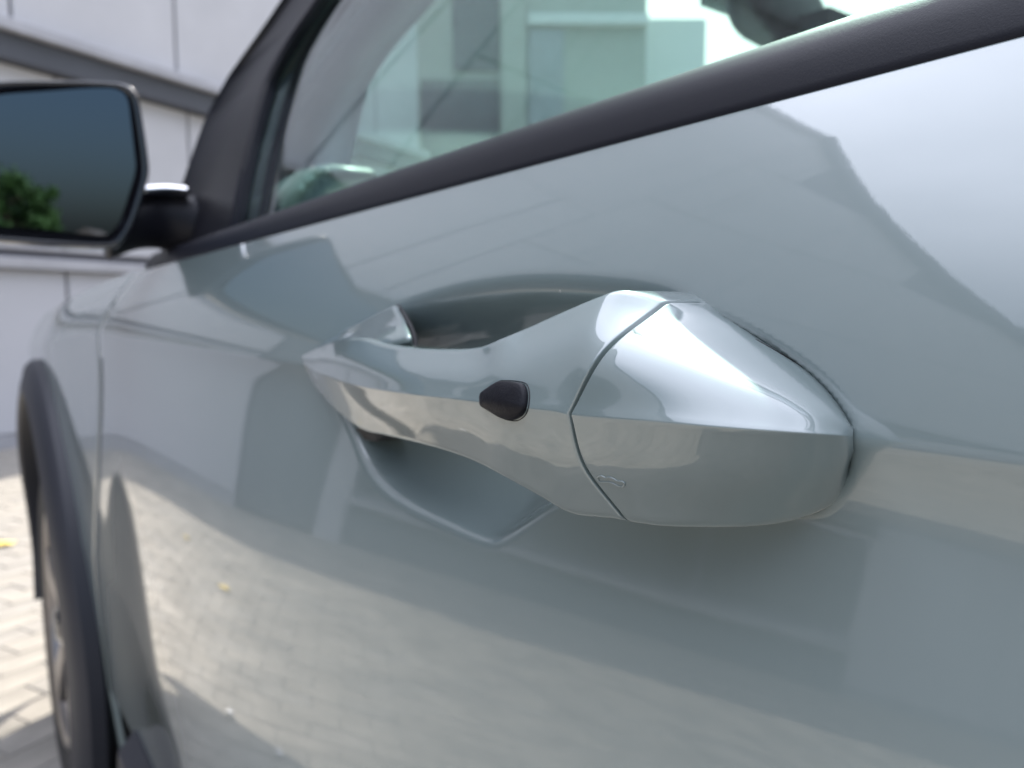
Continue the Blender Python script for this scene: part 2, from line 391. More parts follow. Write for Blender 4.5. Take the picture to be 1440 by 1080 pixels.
cap = net([
    S((935, 431, .0004), (804, 583, -.0387), (879, 727, -.0278), .001, .001, MU=(856, 493, -.0303), ML=(825, 655, -.0355)),
    S((947, 434, .0006), (824, 585, -.0388), (894, 729, -.0276), .001, .001, MU=(876, 498, -.0302), ML=(843, 657, -.0356)),
    S((968, 441, .0010), (862, 588, -.0386), (920, 732, -.0268), .001, .001, MU=(912, 506, -.0297), ML=(880, 661, -.0353)),
    S((1000, 454, .0012), (920, 592, -.0374), (962, 734, -.0245), .001, .001, MU=(962, 517, -.0280), ML=(934, 667, -.0342)),
    S((1042, 474, .0015), (985, 598, -.0350), (1014, 735, -.0205), .001, .001, MU=(1018, 532, -.0248), ML=(996, 672, -.0313)),
    S((1088, 499, .0018), (1050, 603, -.0312), (1066, 733, -.0155), .001, .001, MU=(1072, 549, -.0205), ML=(1056, 674, -.0272)),
    S((1130, 525, .0018), (1106, 607, -.0262), (1115, 724, -.0100), .001, .001, MU=(1120, 565, -.0155), ML=(1109, 673, -.0220)),
    S((1164, 553, .0018), (1152, 610, -.0200), (1157, 705, -.0045), .001, .001, MU=(1161, 581, -.0095), ML=(1155, 664, -.0155)),
    S((1187, 580, .0018), (1182, 612, -.0120), (1184, 678, -.0005), .0005, .001, MU=(1188, 597, -.0045), ML=(1185, 648, -.0085)),
    S((1198, 598, .0018), (1199, 613, -.0010), (1197, 650, .0020), .0, .0, MU=(1200, 605, .0005), ML=(1200, 634, .0003)),
])
def rescale(N, P_):
    N = np.array(N)
    return N
def shell(name, N, back, end0=False, end1=False, nrow=9, ncol=10):
    """smooth 5-row control net -> outer skin with tight centre crease, rounded edges and a return to the door"""
    A = catmull(N, ncol)                                   # along the handle
    upr = catmull(A[:, 0:3].transpose(1, 0, 2), nrow)      # top..crease
    lwr = catmull(A[:, 2:5].transpose(1, 0, 2), nrow)      # crease..bottom
    # tight radius on the crease
    c = upr[-1]; u1 = upr[-1] + (upr[-2] - upr[-1]) * .22; l1 = lwr[0] + (lwr[1] - lwr[0]) * .22
    cc = (c * 2 + u1 + l1) / 4
    skin = list(upr[:-1]) + [u1, cc, l1] + list(lwr[1:])
    skin = np.array(skin)
    n = A.shape[0]; bk = np.interp(np.linspace(0, 1, n), np.linspace(0, 1, len(back)), back)
    def edge(row, nxt, sgn):
        # rounded return: continue the surface direction and bend inboard
        d = row - nxt; d /= np.linalg.norm(d, axis=1)[:, None] + 1e-9
        out = []
        for an in (25, 50, 75, 90):
            a = R(an); r = .0016
            q = row + d * r * math.sin(a) + np.array([0, 1, 0]) * r * (1 - math.cos(a)); out.append(q)
        last = out[-1].copy(); last[:, 1] = np.maximum(bk, last[:, 1] + .0005); out.append(last); return out
    top = edge(skin[0], skin[1], 1)[::-1]; bot = edge(skin[-1], skin[-2], -1)
    full = np.array(top + list(skin) + bot)                # rows x n x 3
    rings = full.transpose(1, 0, 2)                         # n rings
    def close_end(r, nb):
        dirv = r - nb; dirv /= np.linalg.norm(dirv, axis=1)[:, None] + 1e-9; out = []
        for an in (30, 60, 90):
            a = R(an); rad = .00045
            out.append(r + dirv * rad * math.sin(a) + np.array([0, 1, 0]) * rad * (1 - math.cos(a)))
        e = out[-1].copy(); e[:, 1] = np.maximum(e[:, 1] + .010, e[:, 1]); out.append(e); return out
    R_ = list(rings)
    if end0: R_ = close_end(R_[0], R_[1])[::-1] + R_
    if end1: R_ = R_ + close_end(R_[-1], R_[-2])
    return loft(name, R_, M['paint'], handle, caps=True, closed_ring=True)
# back line of the grip: bedded in the door at its front, free across the hand space, bedded again at the rear
g_obj = shell('grip', grip, [.004, .004, .000, -.006, -.010, -.012, -.014, -.016, -.016, -.014, -.010, .0, .010, .020], end1=True)
c_obj = shell('handle_end_cap', cap, [.020] * 4 + [.012, .012, .012, .012, .012, .014], end0=True)

# front foot of the handle, the curved shoulder that carries the grip to the door
def foot():
    rows = []
    outer = [(424, 503, .001), (455, 482, .0015), (490, 461, .002), (525, 443, .002), (553, 430.5, .001)]
    mid = [(428, 506, -.002), (462, 491, -.005), (500, 474, -.006), (535, 461, -.006), (564, 450, -.006)]
    inn = [(432, 510, -.002), (470, 503, -.008), (512, 491, -.0125), (545, 481, -.014), (573, 474, -.013)]
    low = [(438, 520, -.000), (478, 520, -.007), (520, 505, -.010), (552, 497, -.011), (577, 492, -.010)]
    N = np.array([[PY(*p) for p in r] for r in (outer, mid, inn, low)])
    A = catmull(N, 8); B = catmull(A.transpose(1, 0, 2), 8)   # stations x rows
    rings = []
    for st in B:
        back = st + np.array([-.0215, .0105, 0])
        top = st[0] + (st[0] - st[1]) / (np.linalg.norm(st[0] - st[1]) + 1e-9) * .0007 + np.array([0, .0012, 0])
        rings.append(np.vstack([[top], st, back[::-1]]))
    last = rings[-1].copy(); c = last.mean(0)
    e = last + (last - rings[-2]) * .0; e[:, 0] += .0008; e[:, 1] += .001; e = c + (e - c) * .97
    rings.append(e)
    return loft('grip_foot', rings, M['paint'], handle)
foot()
# black rubber seat between foot and recess
sp = [(556, 431, .003), (569, 452, .000), (578, 474, -.002), (580, 494, -.004)]
gp = catmull(np.array([PY(*p) for p in sp]), 6)
tube('foot_gasket', gp + np.array([.0001, .0012, 0]), .0009, M['rubber'], handle)
rc = [PY(*p) for p in [(546, 482, -.004), (560, 478, -.004), (576, 472, -.003), (578, 489, -.004), (560, 491, -.004), (543, 488, -.004)]]
rc = np.array(rc); loft('hinge_cover', [rc, rc + np.array([-.0115, .0052, 0])], M['rubber'], handle, smooth=False)
sk = [PY(*p) for p in [(500, 603, .000), (512, 618, .001), (528, 621, .001), (540, 612, -.003), (528, 604, -.006), (510, 600, -.006)]]
sk = np.array(sk); loft('foot_wedge', [sk, sk + np.array([0, .012, 0])], M['rubber'], handle, smooth=False)

def bvh(o):
    me = o.data; return BVHTree.FromPolygons([v.co for v in me.vertices], [tuple(p.vertices) for p in me.polygons])
gk = [PY(a, b, .0045) for a, b in [(930, 440), (975, 445), (1042, 473), (1088, 498), (1130, 524), (1164, 552), (1188, 580), (1202, 606), (1201, 642), (1187, 679), (1156, 705), (1110, 723), (1050, 722)]]
tube('cap_shadow_gasket', catmull(np.array(gk), 6), .0009, M['rubber'], handle)  # black rubber line added to draw the dark contact shadow around the cap
BG, BC = bvh(g_obj), bvh(c_obj)
def hit(tree, px, py):
    v = Vector(ray(px, py)).normalized(); h = tree.ray_cast(Vector(CAM), v)
    return h[0], h[1]
# request button: six-sided black plug with a ridge across it
def outline(pts, k):
    p = np.array(pts, float); n = len(p); out = []
    for i in range(n):                                       # rounded corners
        a, b, c = p[i - 1], p[i], p[(i + 1) % n]
        q0, q2 = b + (a - b) * .22, b + (c - b) * .22
        for t in np.linspace(0, 1, k): out.append((1 - t) ** 2 * q0 + 2 * t * (1 - t) * b + t * t * q2)
    return np.array(out)
OL = catmull(np.array([(676, 562), (678, 554), (688, 546), (702, 537.5), (709, 536), (724, 536.5), (737, 539), (742, 545), (744, 557), (742.5, 572), (738, 583), (729, 590), (720, 590.5), (707, 587), (687, 575), (678, 569), (676, 562)], float), 4)[:-1]
ctr = OL.mean(0)
def onsurf(tree, q, lift):
    h = None; q = np.array(q, float)
    while h is None:
        h, nrm = hit(tree, *q); q[0] += 4 if tree is BC else -4
    if nrm.y > 0: nrm = -nrm
    return h + nrm * lift
rings = []
for sc, lift in ((1.06, -.0006), (1.05, .00012), (1.03, .00022), (1.01, .00005), (.99, -.0009)):
    rings.append([onsurf(BG, ctr + (q - ctr) * sc, lift) for q in OL])
loft('button_surround', rings, M['rubber'], handle, caps=False)
rings = []
for sc, lift in ((.965, -.0012), (.96, .0005), (.92, .0011), (.85, .00135), (.6, .0016), (.35, .0018), (.12, .0019)):
    R_ = []
    for q in OL:
        c2 = np.array([ctr[0], ctr[1]]); t = c2 + (q - c2) * sc
        R_.append(onsurf(BG, t, lift))
    rings.append(R_)
b_o = loft('lock_button', rings, M['button'], handle)
# small raised key-slot mark on the cap
kp = [(x_ + 5, y_) for x_, y_ in [(836, 671), (841, 669), (847, 672), (852, 671), (858, 673), (863, 676), (870, 677), (874, 680), (871, 684), (864, 683), (858, 680), (852, 678), (845, 678), (838, 677)]]
kq = catmull(np.array(kp + kp[:1], float), 4)[:-1]
tube('key_slot_mark', [onsurf(BC, q, .00005) for q in kq], .00022, M['paint'], handle, n=6, closed=True)

# ================================================================== WINDOW LINE
def sill_y(f): return float(side(f, VTOP)[0])
def sill_z(f): return float(side(f, VTOP)[1])
def tumble(z, f, zs): h = max(z - zs, 0); return .26 * (z - zs) + .35 * h * h
GLASS_IN = .020
def gy(f, z): return sill_y(f) + GLASS_IN + tumble(z, f, sill_z(f))
# waist seal: swept rounded section
rings = []
for f in np.concatenate([np.arange(-.98, .6, .02), np.arange(.6, .93, .02)]):
    y, z = sill_y(f), sill_z(f)
    prof = [(.016, -.004), (.002, -.0035), (-.0006, -.0025), (-.0012, -.0008), (-.0008, .0010), (-.0001, .0030),
            (.0010, .0065), (.0032, .0105), (.0060, .0140), (.0092, .0166), (.0125, .0180), (.0160, .0181), (.0185, .0160), (.0192, .0120), (.0192, -.004)]
    rings.append([(-f, y + a, z + b) for a, b in prof])
sl_o = loft('waist_seal', rings, M['black'], car); sharpen(sl_o, 60)
rings = [[(-f, sill_y(f) + a, sill_z(f) + b) for a, b in [(.030, -.03), (.030, .003), (.034, .007), (.06, .009), (.07, .0), (.07, -.03)]] for f in np.arange(-.9, .95, .05)]
loft('inner_door_top', rings, M['dark_in'], car)

# front edge of the side glass and the A pillar
ZR = 1.47                                            # roof rail height
def pillar_f(z, base, top): return base + (top - base) * (z - 1.0) / (ZR - 1.0)
GB, GT = .655, .19                                   # front edge of the glass
PB, PT = .935, .24                                   # front of the A pillar
def glass_front(z): return np.interp(z, [.99, 1.027, 1.093, 1.15, 1.175, 1.195, 1.25, ZR], [.638, .641, .660, .670, .642, .590, .49, .16])
def pane(name, ffr, frr, z0, z1, m, nz=60, nf=10, th=.004, parent=car):
    outer, nr = [], nz
    vs = []
    for s in (0, 1):
        for z in np.linspace(z0, z1, nz):
            for t in np.linspace(0, 1, nf):
                f = ffr(z) + (frr(z) - ffr(z)) * t; vs.append((-f, gy(f, z) + s * th, z))
    n = nz * nf; fs = grid_faces(nz, nf) + [tuple(i + n for i in q[::-1]) for q in grid_faces(nz, nf)]
    rim = [i for i in range(nf)] + [i * nf + nf - 1 for i in range(1, nz)] + [(nz - 1) * nf + i for i in range(nf - 2, -1, -1)] + [i * nf for i in range(nz - 2, 0, -1)]
    for k in range(len(rim)): a, b = rim[k], rim[(k + 1) % len(rim)]; fs.append((b, a, a + n, b + n))
    return link(name, vs, fs, m, parent)
pane('side_window', glass_front, lambda z: -.03 + .02 * (z - 1), .99, ZR - .02, M['glass'])
pane('side_window', lambda z: -.09, lambda z: -.85 + .3 * (z - 1), .99, ZR - .02, M['glass'])
# B pillar, black
rings = [[(-f, gy(f, z) - .004 + dy, z) for f, dy in ((-.025, 0), (-.095, 0), (-.095, .06), (-.025, .06))] for z in np.linspace(.99, ZR, 10)]
loft('centre_pillar', rings, M['gloss_black'], car, smooth=False)
# black window frame beside the A pillar, widening into the mirror sail
def frame_front(z): return np.interp(z, [.99, 1.024, 1.10, 1.165, 1.20, 1.225, 1.27, ZR], [.92, .912, .900, .895, .850, .770, .67, .21])
rings = []
for z in np.concatenate([np.linspace(.985, 1.28, 30), np.linspace(1.3, ZR - .005, 10)]):
    a, b = float(glass_front(z)) + .003, float(frame_front(z))
    rings.append([(-a, gy(a, z) + .002, z), (-a, gy(a, z) - .006, z), (-(a + .01), gy(a, z) - .0085, z), (-(a + .016), gy(a + .016, z) - .0045, z), (-(b - .012), gy(b, z) - .005, z), (-b, gy(b, z) - .010, z), (-(b + .006), gy(b, z) - .004, z), (-b, gy(b, z) + .03, z)])
ff = loft('window_frame', rings, M['black'], car); sharpen(ff, 50)
# A pillar in body colour
rings = []
for z in np.concatenate([np.linspace(.985, 1.28, 30), np.linspace(1.3, ZR, 10)]):
    b = float(frame_front(z)); g = gy(b, z); wdt = .045 + .03 * max(0, 1.15 - z)
    rings.append([(-(b + .004), g + .002, z), (-(b + .008), g - .004, z), (-(b + .022), g - .002, z + .002), (-(b + wdt * .7), g + .012, z + .004), (-(b + wdt), g + .035, z + .006), (-(b + wdt * .8), g + .075, z + .0), (-(b + .0), g + .06, z)])
loft('front_pillar', rings, M['paint'], car)
# inner pillar trim, grey fabric
rings = []
for z in np.concatenate([np.linspace(.985, 1.28, 30), np.linspace(1.3, ZR, 10)]):
    b = float(frame_front(z)); g = gy(b, z); a = float(glass_front(z))
    rings.append([(-(a + .02), g + .055, z), (-(a - .03), g + .068, z), (-(b - .01), g + .095, z), (-(b + .05), g + .10, z), (-(b + .03), g + .062, z)])
loft('pillar_trim', rings, M['trim_in'], car)

CY = .90                                             # centre line of the car
def mirror_y(o, name=None):
    c = o.copy(); c.data = o.data.copy(); COL.objects.link(c); c.parent = o.parent
    for v in c.data.vertices: v.co.y = 2 * CY - v.co.y
    c.data.flip_normals()
    return c
for nm in ('front_fender', 'rear_door', 'rear_fender', 'side_window', 'side_window.001', 'centre_pillar', 'window_frame', 'front_pillar', 'pillar_trim', 'waist_seal', 'inner_door_top', 'rocker_cladding'):
    mirror_y(bpy.data.objects[nm])
fd2 = body_panel('front_door', np.arange(-.035, DOOR_FRONT + .01, .03), vgrid(-.5, VTOP, .01), frontcurve=dfront)
for v in fd2.data.vertices: v.co.y = 2 * CY - v.co.y
fd2.data.flip_normals()
# roof
vs = []; xs = np.linspace(-.24, 1.75, 24); ys = np.linspace(0, 1, 21)
def roof_z(x, t): return ZR + .005 + .065 * (1 - (2 * t - 1) ** 4) * (1 - .25 * ((x - .6) / 1.2) ** 2) - .05 * max(0, x - 1) ** 2
yr = gy(.2, ZR) - .004
for x in xs:
    for t in ys: vs.append((x, yr + (2 * CY - 2 * yr) * t, roof_z(x, t)))
n = len(vs); vs += [(a, b, c - .03) for a, b, c in vs]; fsr = grid_faces(len(xs), len(ys)); fsr += [tuple(i + n for i in q[::-1]) for q in fsr]
link('roof', vs[:n], grid_faces(len(xs), len(ys)), M['paint'], car)
link('headliner', [(a, b, c - .035) for a, b, c in vs[:n]], grid_faces(len(xs), len(ys)), M['headliner'], car)
for s in (0, 1):
    yy = yr if s == 0 else 2 * CY - yr
    tube('roof_rail', [(x, yy, ZR + .004) for x in np.linspace(-.24, 1.75, 12)], .018, M['gloss_black'], car)
# windscreen
def ws(name, f0, z0, f1, z1, mm, bulge=.10):
    vs = []; nu, nv = 12, 17
    for i in range(nu):
        t = i / (nu - 1); f = f0 + (f1 - f0) * t; z = z0 + (z1 - z0) * t; ya = gy(max(min(f, .9), -.5), max(z, 1.0)) + .045
        for j in range(nv):
            s = j / (nv - 1); vs.append((-(f + bulge * (1 - (2 * s - 1) ** 2) * (1 - .5 * t) * (1 if f0 > 0 else -1)), ya + (2 * CY - 2 * ya) * s, z + .012 * (1 - (2 * s - 1) ** 2)))
    n = len(vs); vs += [(a, b, c - .005) for a, b, c in vs]; g = grid_faces(nu, nv)
    return link(name, vs, g + [tuple(i + n for i in q[::-1]) for q in g], mm, car)
ws('windscreen', 1.02, 1.05, .27, ZR + .0, M['glass'])
ws('rear_window', -1.95, 1.02, -1.72, ZR - .03, M['glass'], .05)
# bonnet
vs = []; fsb = np.linspace(.90, 2.28, 26); ts = np.linspace(0, 1, 31)
for f in fsb:
    y0, z0 = side(f, VTOP); y0 = float(y0) + .004; z0 = float(z0) - .001
    for t in ts:
        c = 1 - abs(2 * t - 1) ** 3.2
        vs.append((-(f + .10 * c * sstep(1.6, 2.28, f)), y0 + (2 * CY - 2 * y0) * t, z0 + .075 * c * (1 - .3 * sstep(1.2, 2.28, f)) - .10 * float(sstep(1.95, 2.4, f))))
link('bonnet', vs, grid_faces(len(fsb), len(ts)), M['paint'], car)
# front bumper / grille
rings = []
for z, fx, iny in [(.93, 2.20, .12), (.86, 2.33, .16), (.72, 2.38, .15), (.60, 2.38, .14), (.45, 2.37, .14), (.30, 2.32, .16), (.24, 2.2, .2)]:
    y0 = .12; rr = []
    for t in np.linspace(0, 1, 25):
        y = .06 + (1.68) * t; e = abs(2 * t - 1); rr.append((-(fx - .42 * e ** 5), y, z))
    rr += [(-1.95, 1.70, z), (-1.95, .10, z)]; rings.append(rr)
loft('front_bumper', rings, M['paint'], car)
box('grille', (-2.405, .45, .42), (-2.36, 1.35, .60), M['gloss_black'], car, .01)
for yy in (.22, 1.3): box('headlight', (-2.36, yy, .68), (-2.24, yy + .28, .76), M['lamp'], car, .02)
box('number_plate', (-2.412, .64, .47), (-2.406, 1.16, .58), M['white'], car)
rings = []
for z, fx in [(.95, 2.02), (.80, 2.12), (.62, 2.17), (.45, 2.17), (.30, 2.10)]:
    rr = []
    for t in np.linspace(0, 1, 21):
        e = abs(2 * t - 1); rr.append((fx - .25 * e ** 6, .05 + 1.70 * t, z))
    rr += [(1.7, 1.72, z), (1.7, .08, z)]; rings.append(rr)
loft('rear_bumper', rings, M['paint'], car)
box('tailgate', (1.82, .10, .90), (2.0, 1.70, 1.05), M['paint'], car, .03)
for yy in (.10, 1.42): box('tail_light', (1.95, yy, .84), (2.06, yy + .28, .92), M['red'], car, .015)
box('underbody', (-2.1, .22, .20), (1.9, 1.58, .30), M['dark_in'], car)

# ================================================================== WHEEL ARCH AND WHEELS
def cladding(fc, a0, a1, flip=False):
    rings = []
    for an in np.linspace(R(a0), R(a1), 60):
        rr = []
        for r, yy, mode in [(.492, .010, 's'), (.490, -.010, 's'), (.480, -.020, 's'), (.452, -.027, 's'), (.432, -.030, 's'), (.424, -.024, 's'), (.420, .0, 's'), (.42, .03, 's'), (.46, .03, 's')]:
            f = fc + r * math.cos(an); z = AC[1] + r * math.sin(an); zz = max(z, .36)
            base = float(side(abs(f) if fc > 0 else f, max(min(zz - float(zcrease(f)), .07), -.5))[0]) if fc > 0 else float(side(f, max(zz - .928, -.5))[0])
            base = base * .5 - .5 * .006
            rr.append((-f, base + yy, z))
        rings.append(rr)
    o = loft('wheel_arch_cladding', rings, M['clad'], car); sharpen(o, 35); return o
a1 = cladding(AC[0], -14, 196); a2 = cladding(-1.04, -14, 196); mirror_y(a1); mirror_y(a2)
def liner(fc):
    rings = []
    for an in np.linspace(R(-20), R(200), 30):
        rings.append([(-(fc + r * math.cos(an)), y, AC[1] + r * math.sin(an)) for r, y in ((.44, .03), (.44, .36), (.46, .36), (.46, .03))])
    return loft('wheel_well', rings, M['dark_in'], car)
l1 = liner(AC[0]); l2 = liner(-1.04); mirror_y(l1); mirror_y(l2)
def wheel(fc, y0, sgn):
    w_ = empty('wheel', car, (-fc, y0, .345))
    prof = [(.225, .012), (.235, .002), (.262, -.004), (.290, -.006), (.318, .000), (.334, .012), (.344, .03), (.345, .06), (.345, .16), (.342, .19), (.325, .21), (.24, .21), (.225, .20)]
    rings = []
    for k in range(72):
        an = 2 * math.pi * k / 72; rings.append([(r * math.cos(an), sgn * y, r * math.sin(an)) for r, y in prof])
    vs = [p for r in rings for p in r]; t = link('tyre', vs, grid_faces(72, len(prof), close_r=True, close_c=True), M['rubber'], w_)
    prof = [(.232, .002), (.226, -.003), (.216, .004), (.205, .03), (.20, .19), (.215, .20), (.232, .19)]
    vs = [(r * math.cos(a), sgn * y, r * math.sin(a)) for a in np.linspace(0, 2 * math.pi, 72, endpoint=False) for r, y in prof]
    link('rim', vs, grid_faces(72, len(prof), close_r=True, close_c=True), M['alloy'], w_)
    for k in range(5):
        a = 2 * math.pi * k / 5 + .3; ca, sa = math.cos(a), math.sin(a); rings = []
        for r, wd, y in [(.03, .03, .01), (.10, .026, .008), (.16, .034, .003), (.212, .050, .002)]:
            rings.append([(r * ca - s * wd * sa, sgn * (y + dy), r * sa + s * wd * ca) for s, dy in ((-1, .006), (-.7, 0), (.7, 0), (1, .006), (.7, .03), (-.7, .03))])
        sp_ = loft('spoke', rings, M['alloy'], w_)
    vs = [(r * math.cos(a), sgn * y, r * math.sin(a)) for r, y in ((.001, -.004), (.028, -.003), (.034, .004), (.06, .012), (.075, .03)) for a in np.linspace(0, 2 * math.pi, 32, endpoint=False)]
    link('hub_cap', vs, grid_faces(5, 32, close_c=True), M['gloss_black'], w_)
    vs = [(r * math.cos(a), sgn * .11, r * math.sin(a)) for r in (.03, .17) for a in np.linspace(0, 2 * math.pi, 40, endpoint=False)]
    link('brake_disc', vs, grid_faces(2, 40, close_c=True), M['alloy'], w_)
for fc in (AC[0], -1.04):
    wheel(fc, .0, 1); wheel(fc, 2 * CY - .012, -1)

# ================================================================== DOOR MIRROR
mir = empty('door_mirror', car)
XM = -.80
tilt = np.array([.0, 0, 0])
def mp(px, py):
    p = PX(px, py, XM); return np.array([p[1], p[2]])
outer = [(-70, 128), (0, 115), (90, 116), (150, 119), (176, 124), (190, 138), (197, 170), (205, 225), (206, 248), (200, 275), (186, 318), (172, 341), (155, 350), (90, 348), (0, 341), (-90, 330)]
O_ = np.array([mp(*p) for p in outer])
zc_m = O_[:, 1].mean()
ext = np.array([(O_[-1][0] - .05, O_[-1][1] + .004), (O_[-1][0] - .10, O_[-1][1] + .022), (O_[-1][0] - .118, zc_m), (O_[0][0] - .10, O_[0][1] - .028), (O_[0][0] - .055, O_[0][1] - .008)])
OUT = catmull(np.vstack([O_, ext, O_[:1]]), 5)[:-1]
cm = OUT.mean(0)
def mring(sc, x, dz=0, dy=0): return [(x + (p[0] - cm[0]) * .10, cm[0] + (p[0] - cm[0]) * sc + dy, cm[1] + (p[1] - cm[1]) * sc + dz) for p in OUT]
inr = lambda d: [(XM + (p[0] - cm[0]) * .10, *(lambda q: (q[0], q[1]))(cm + (p - cm) * (1 - d / max(np.linalg.norm(p - cm), .05)))) for p in OUT]
hs = loft('mirror_housing', [mring(.93, XM + .006), mring(.965, XM + .010), mring(.99, XM + .006), mring(1.0, XM - .004), mring(1.005, XM - .02), mring(.99, XM - .045), mring(.93, XM - .075, -.002), mring(.80, XM - .10, -.005), mring(.55, XM - .118, -.008), mring(.2, XM - .125, -.01)], M['gloss_black'], mir)
capr = [mring(1.012, XM - .012), mring(1.02, XM - .02), mring(1.006, XM - .047), mring(.945, XM - .078, -.002), mring(.815, XM - .104, -.005), mring(.56, XM - .122, -.008)]
sel = [i for i, p in enumerate(OUT) if p[1] > cm[1] + .012]; k0_ = max(range(len(sel)), key=lambda i: (sel[i] - sel[i - 1]) % len(OUT)); sel = sel[k0_:] + sel[:k0_]
link('mirror_cap', [r_[i] for r_ in capr for i in sel], grid_faces(len(capr), len(sel)), M['paint'], mir)
loft('mirror_bezel', [inr(.006), inr(.010), inr(.012)], M['rubber'], mir, caps=False)
gr = [np.array(inr(.0155)) + np.array([.0065, 0, 0]), np.array(inr(.0165)) + np.array([.0085, 0, 0])]
# glass turned a little outboard and up
gl = []
gc = np.array([XM + .016, cm[0], cm[1]])
rotm = np.array(Matrix.Rotation(R(-7), 3, 'Z') @ Matrix.Rotation(R(1.8), 3, 'Y'))
gp = [cm + (p - cm) * (1 - .0135 / max(np.linalg.norm(p - cm), .05)) for p in OUT]
gl = [[gc + rotm @ np.array([dx, p[0] - cm[0], p[1] - cm[1]]) * np.array([1, 1, 1]) for p in gp] for dx in (-.004, 0)]
loft('mirror_glass', gl, M['mirror'], mir, smooth=False)
# stem
stem = [PX(150, 330, XM - .03), PX(195, 312, XM - .035), PX(232, 310, XM - .04), PX(275, 320, XM - .03)]
st = catmull(np.array(stem), 5); rings = []
for i, p in enumerate(st):
    k = i / (len(st) - 1); h = .024 + .008 * k; wd = .03
    rings.append([p + np.array([wd * math.cos(a) * (1 if abs(math.cos(a)) < .8 else .95), 0, h * math.sin(a)]) for a in np.linspace(0, 2 * math.pi, 18, endpoint=False)])
loft('mirror_stem', rings, M['black'], mir)
rings = []
for i, p in enumerate(catmull(np.array([PX(192, 272, XM - .03), PX(225, 270, XM - .03), PX(258, 273, XM - .03)]), 6)):
    rings.append([p + np.array([.03 * math.cos(a), 0, .0075 * math.sin(a)]) for a in np.linspace(0, 2 * math.pi, 16, endpoint=False)])
loft('stem_cover', rings, M['chrome'], mir)

# ================================================================== CABIN
vs = []
for f in np.linspace(.50, 1.02, 12):
    for y in np.linspace(.13, 1.67, 24):
        k = math.sin(min(1, (y - .13) / 1.54) * math.pi)
        vs.append((-f - .06 * k, y, .985 + .03 * math.exp(-((y - .52) / .2) ** 2) * float(1 - sstep(.5, .75, f)) - .35 * float(1 - sstep(.5, .54, f)) + .015 * float(sstep(.6, .8, f))))
link('dashboard', vs, grid_faces(12, 24), M['dash'], car)
box('instrument_panel', (-.60, .14, .70), (-.53, 1.66, .955), M['dark_in'], car, .02)
for i in range(4):
    box('air_vent_vane', (-.625 - i * .022, .145, 1.002 + .003 * i), (-.613 - i * .022, .235, 1.012 + .004 * i), M['chrome'], car, .002)
pod = [(340, 308), (362, 287), (398, 262), (436, 239), (468, 231), (480, 240), (462, 258), (440, 270), (436, 300), (380, 320)]
pa = np.array([PY(a, b, .112) for a, b in pod]); pc = pa.mean(0)
loft('sunlit_dash_pod', [pc + (pa - pc) * .86 + np.array([0, -.010, 0]), pc + (pa - pc) * .96 + np.array([0, -.007, 0]), pa, pa + np.array([0, .03, 0])], M['pod'], car)  # added piece, its pale colour stands for the sunlit dash corner
for a, b in ((452, 243), (437, 256), (428, 268)):
    q = PY(a, b, .10); rings = [[q + np.array([.005 * math.cos(t) * k, -dy, .005 * math.sin(t) * k]) for t in np.linspace(0, 2 * math.pi, 12, endpoint=False)] for k, dy in ((1, -.004), (1, .002), (.7, .004), (.3, .005))]
    loft('pod_bump', rings, M['pod'], car)  # bumps added in the same pale tone for the lumpy highlights
# steering wheel
sw = empty('steering_wheel', car, (-.47, .52, .93)); sw.rotation_euler = (0, R(-65), 0)
tube('wheel_rim', [(.185 * math.cos(a), .185 * math.sin(a), 0) for a in np.linspace(0, 2 * math.pi, 40, endpoint=False)], .015, M['seat'], sw, closed=True)
box('wheel_boss', (-.06, -.07, -.03), (.07, .07, .0), M['dark_in'], sw, .015)
for s in (-1, 1): box('wheel_spoke', (-.015, min(s * .06, s * .18), -.02), (.02, max(s * .06, s * .18), -.005), M['dark_in'], sw, .004)
# seats
def seat(y0, parent=car):
    s_ = empty('seat', parent, (.02, y0, 0))
    for nm, rr in (('seat_cushion', [((-.5, -.25), (.24), .56), ((-.5, -.25), (.25), .62)]),): pass
    box('seat_cushion', (-.48, -.25, .48), (.05, .25, .64), M['seat'], s_, .05)
    rings = []
    for z, x, wv, d in [(.60, .0, .24, .06), (.75, .02, .25, .07), (.95, .07, .24, .065), (1.08, .11, .20, .055), (1.13, .125, .16, .04)]:
        rings.append([(x + d * math.cos(a), wv * math.copysign(abs(math.sin(a)) ** .6, math.sin(a)), z) for a in np.linspace(0, 2 * math.pi, 24, endpoint=False)])
    loft('seat_back', rings, M['seat'], s_)
    rings = []
    for z, x, wv, d in [(1.16, .12, .11, .03), (1.19, .12, .135, .045), (1.27, .13, .135, .045), (1.32, .14, .11, .03)]:
        rings.append([(x + d * math.cos(a), wv * math.copysign(abs(math.sin(a)) ** .6, math.sin(a)), z) for a in np.linspace(0, 2 * math.pi, 20, endpoint=False)])
    loft('headrest', rings, M['seat'], s_)
    for s in (-1, 1): tube('headrest_post', [(.12, s * .06, 1.08), (.125, s * .06, 1.2)], .006, M['chrome'], s_)
seat(.52); seat(1.28)
box('rear_bench', (.75, .2, .5), (1.3, 1.6, .66), M['seat'], car, .05); box('rear_bench_back', (1.25, .2, .6), (1.4, 1.6, 1.12), M['seat'], car, .05)
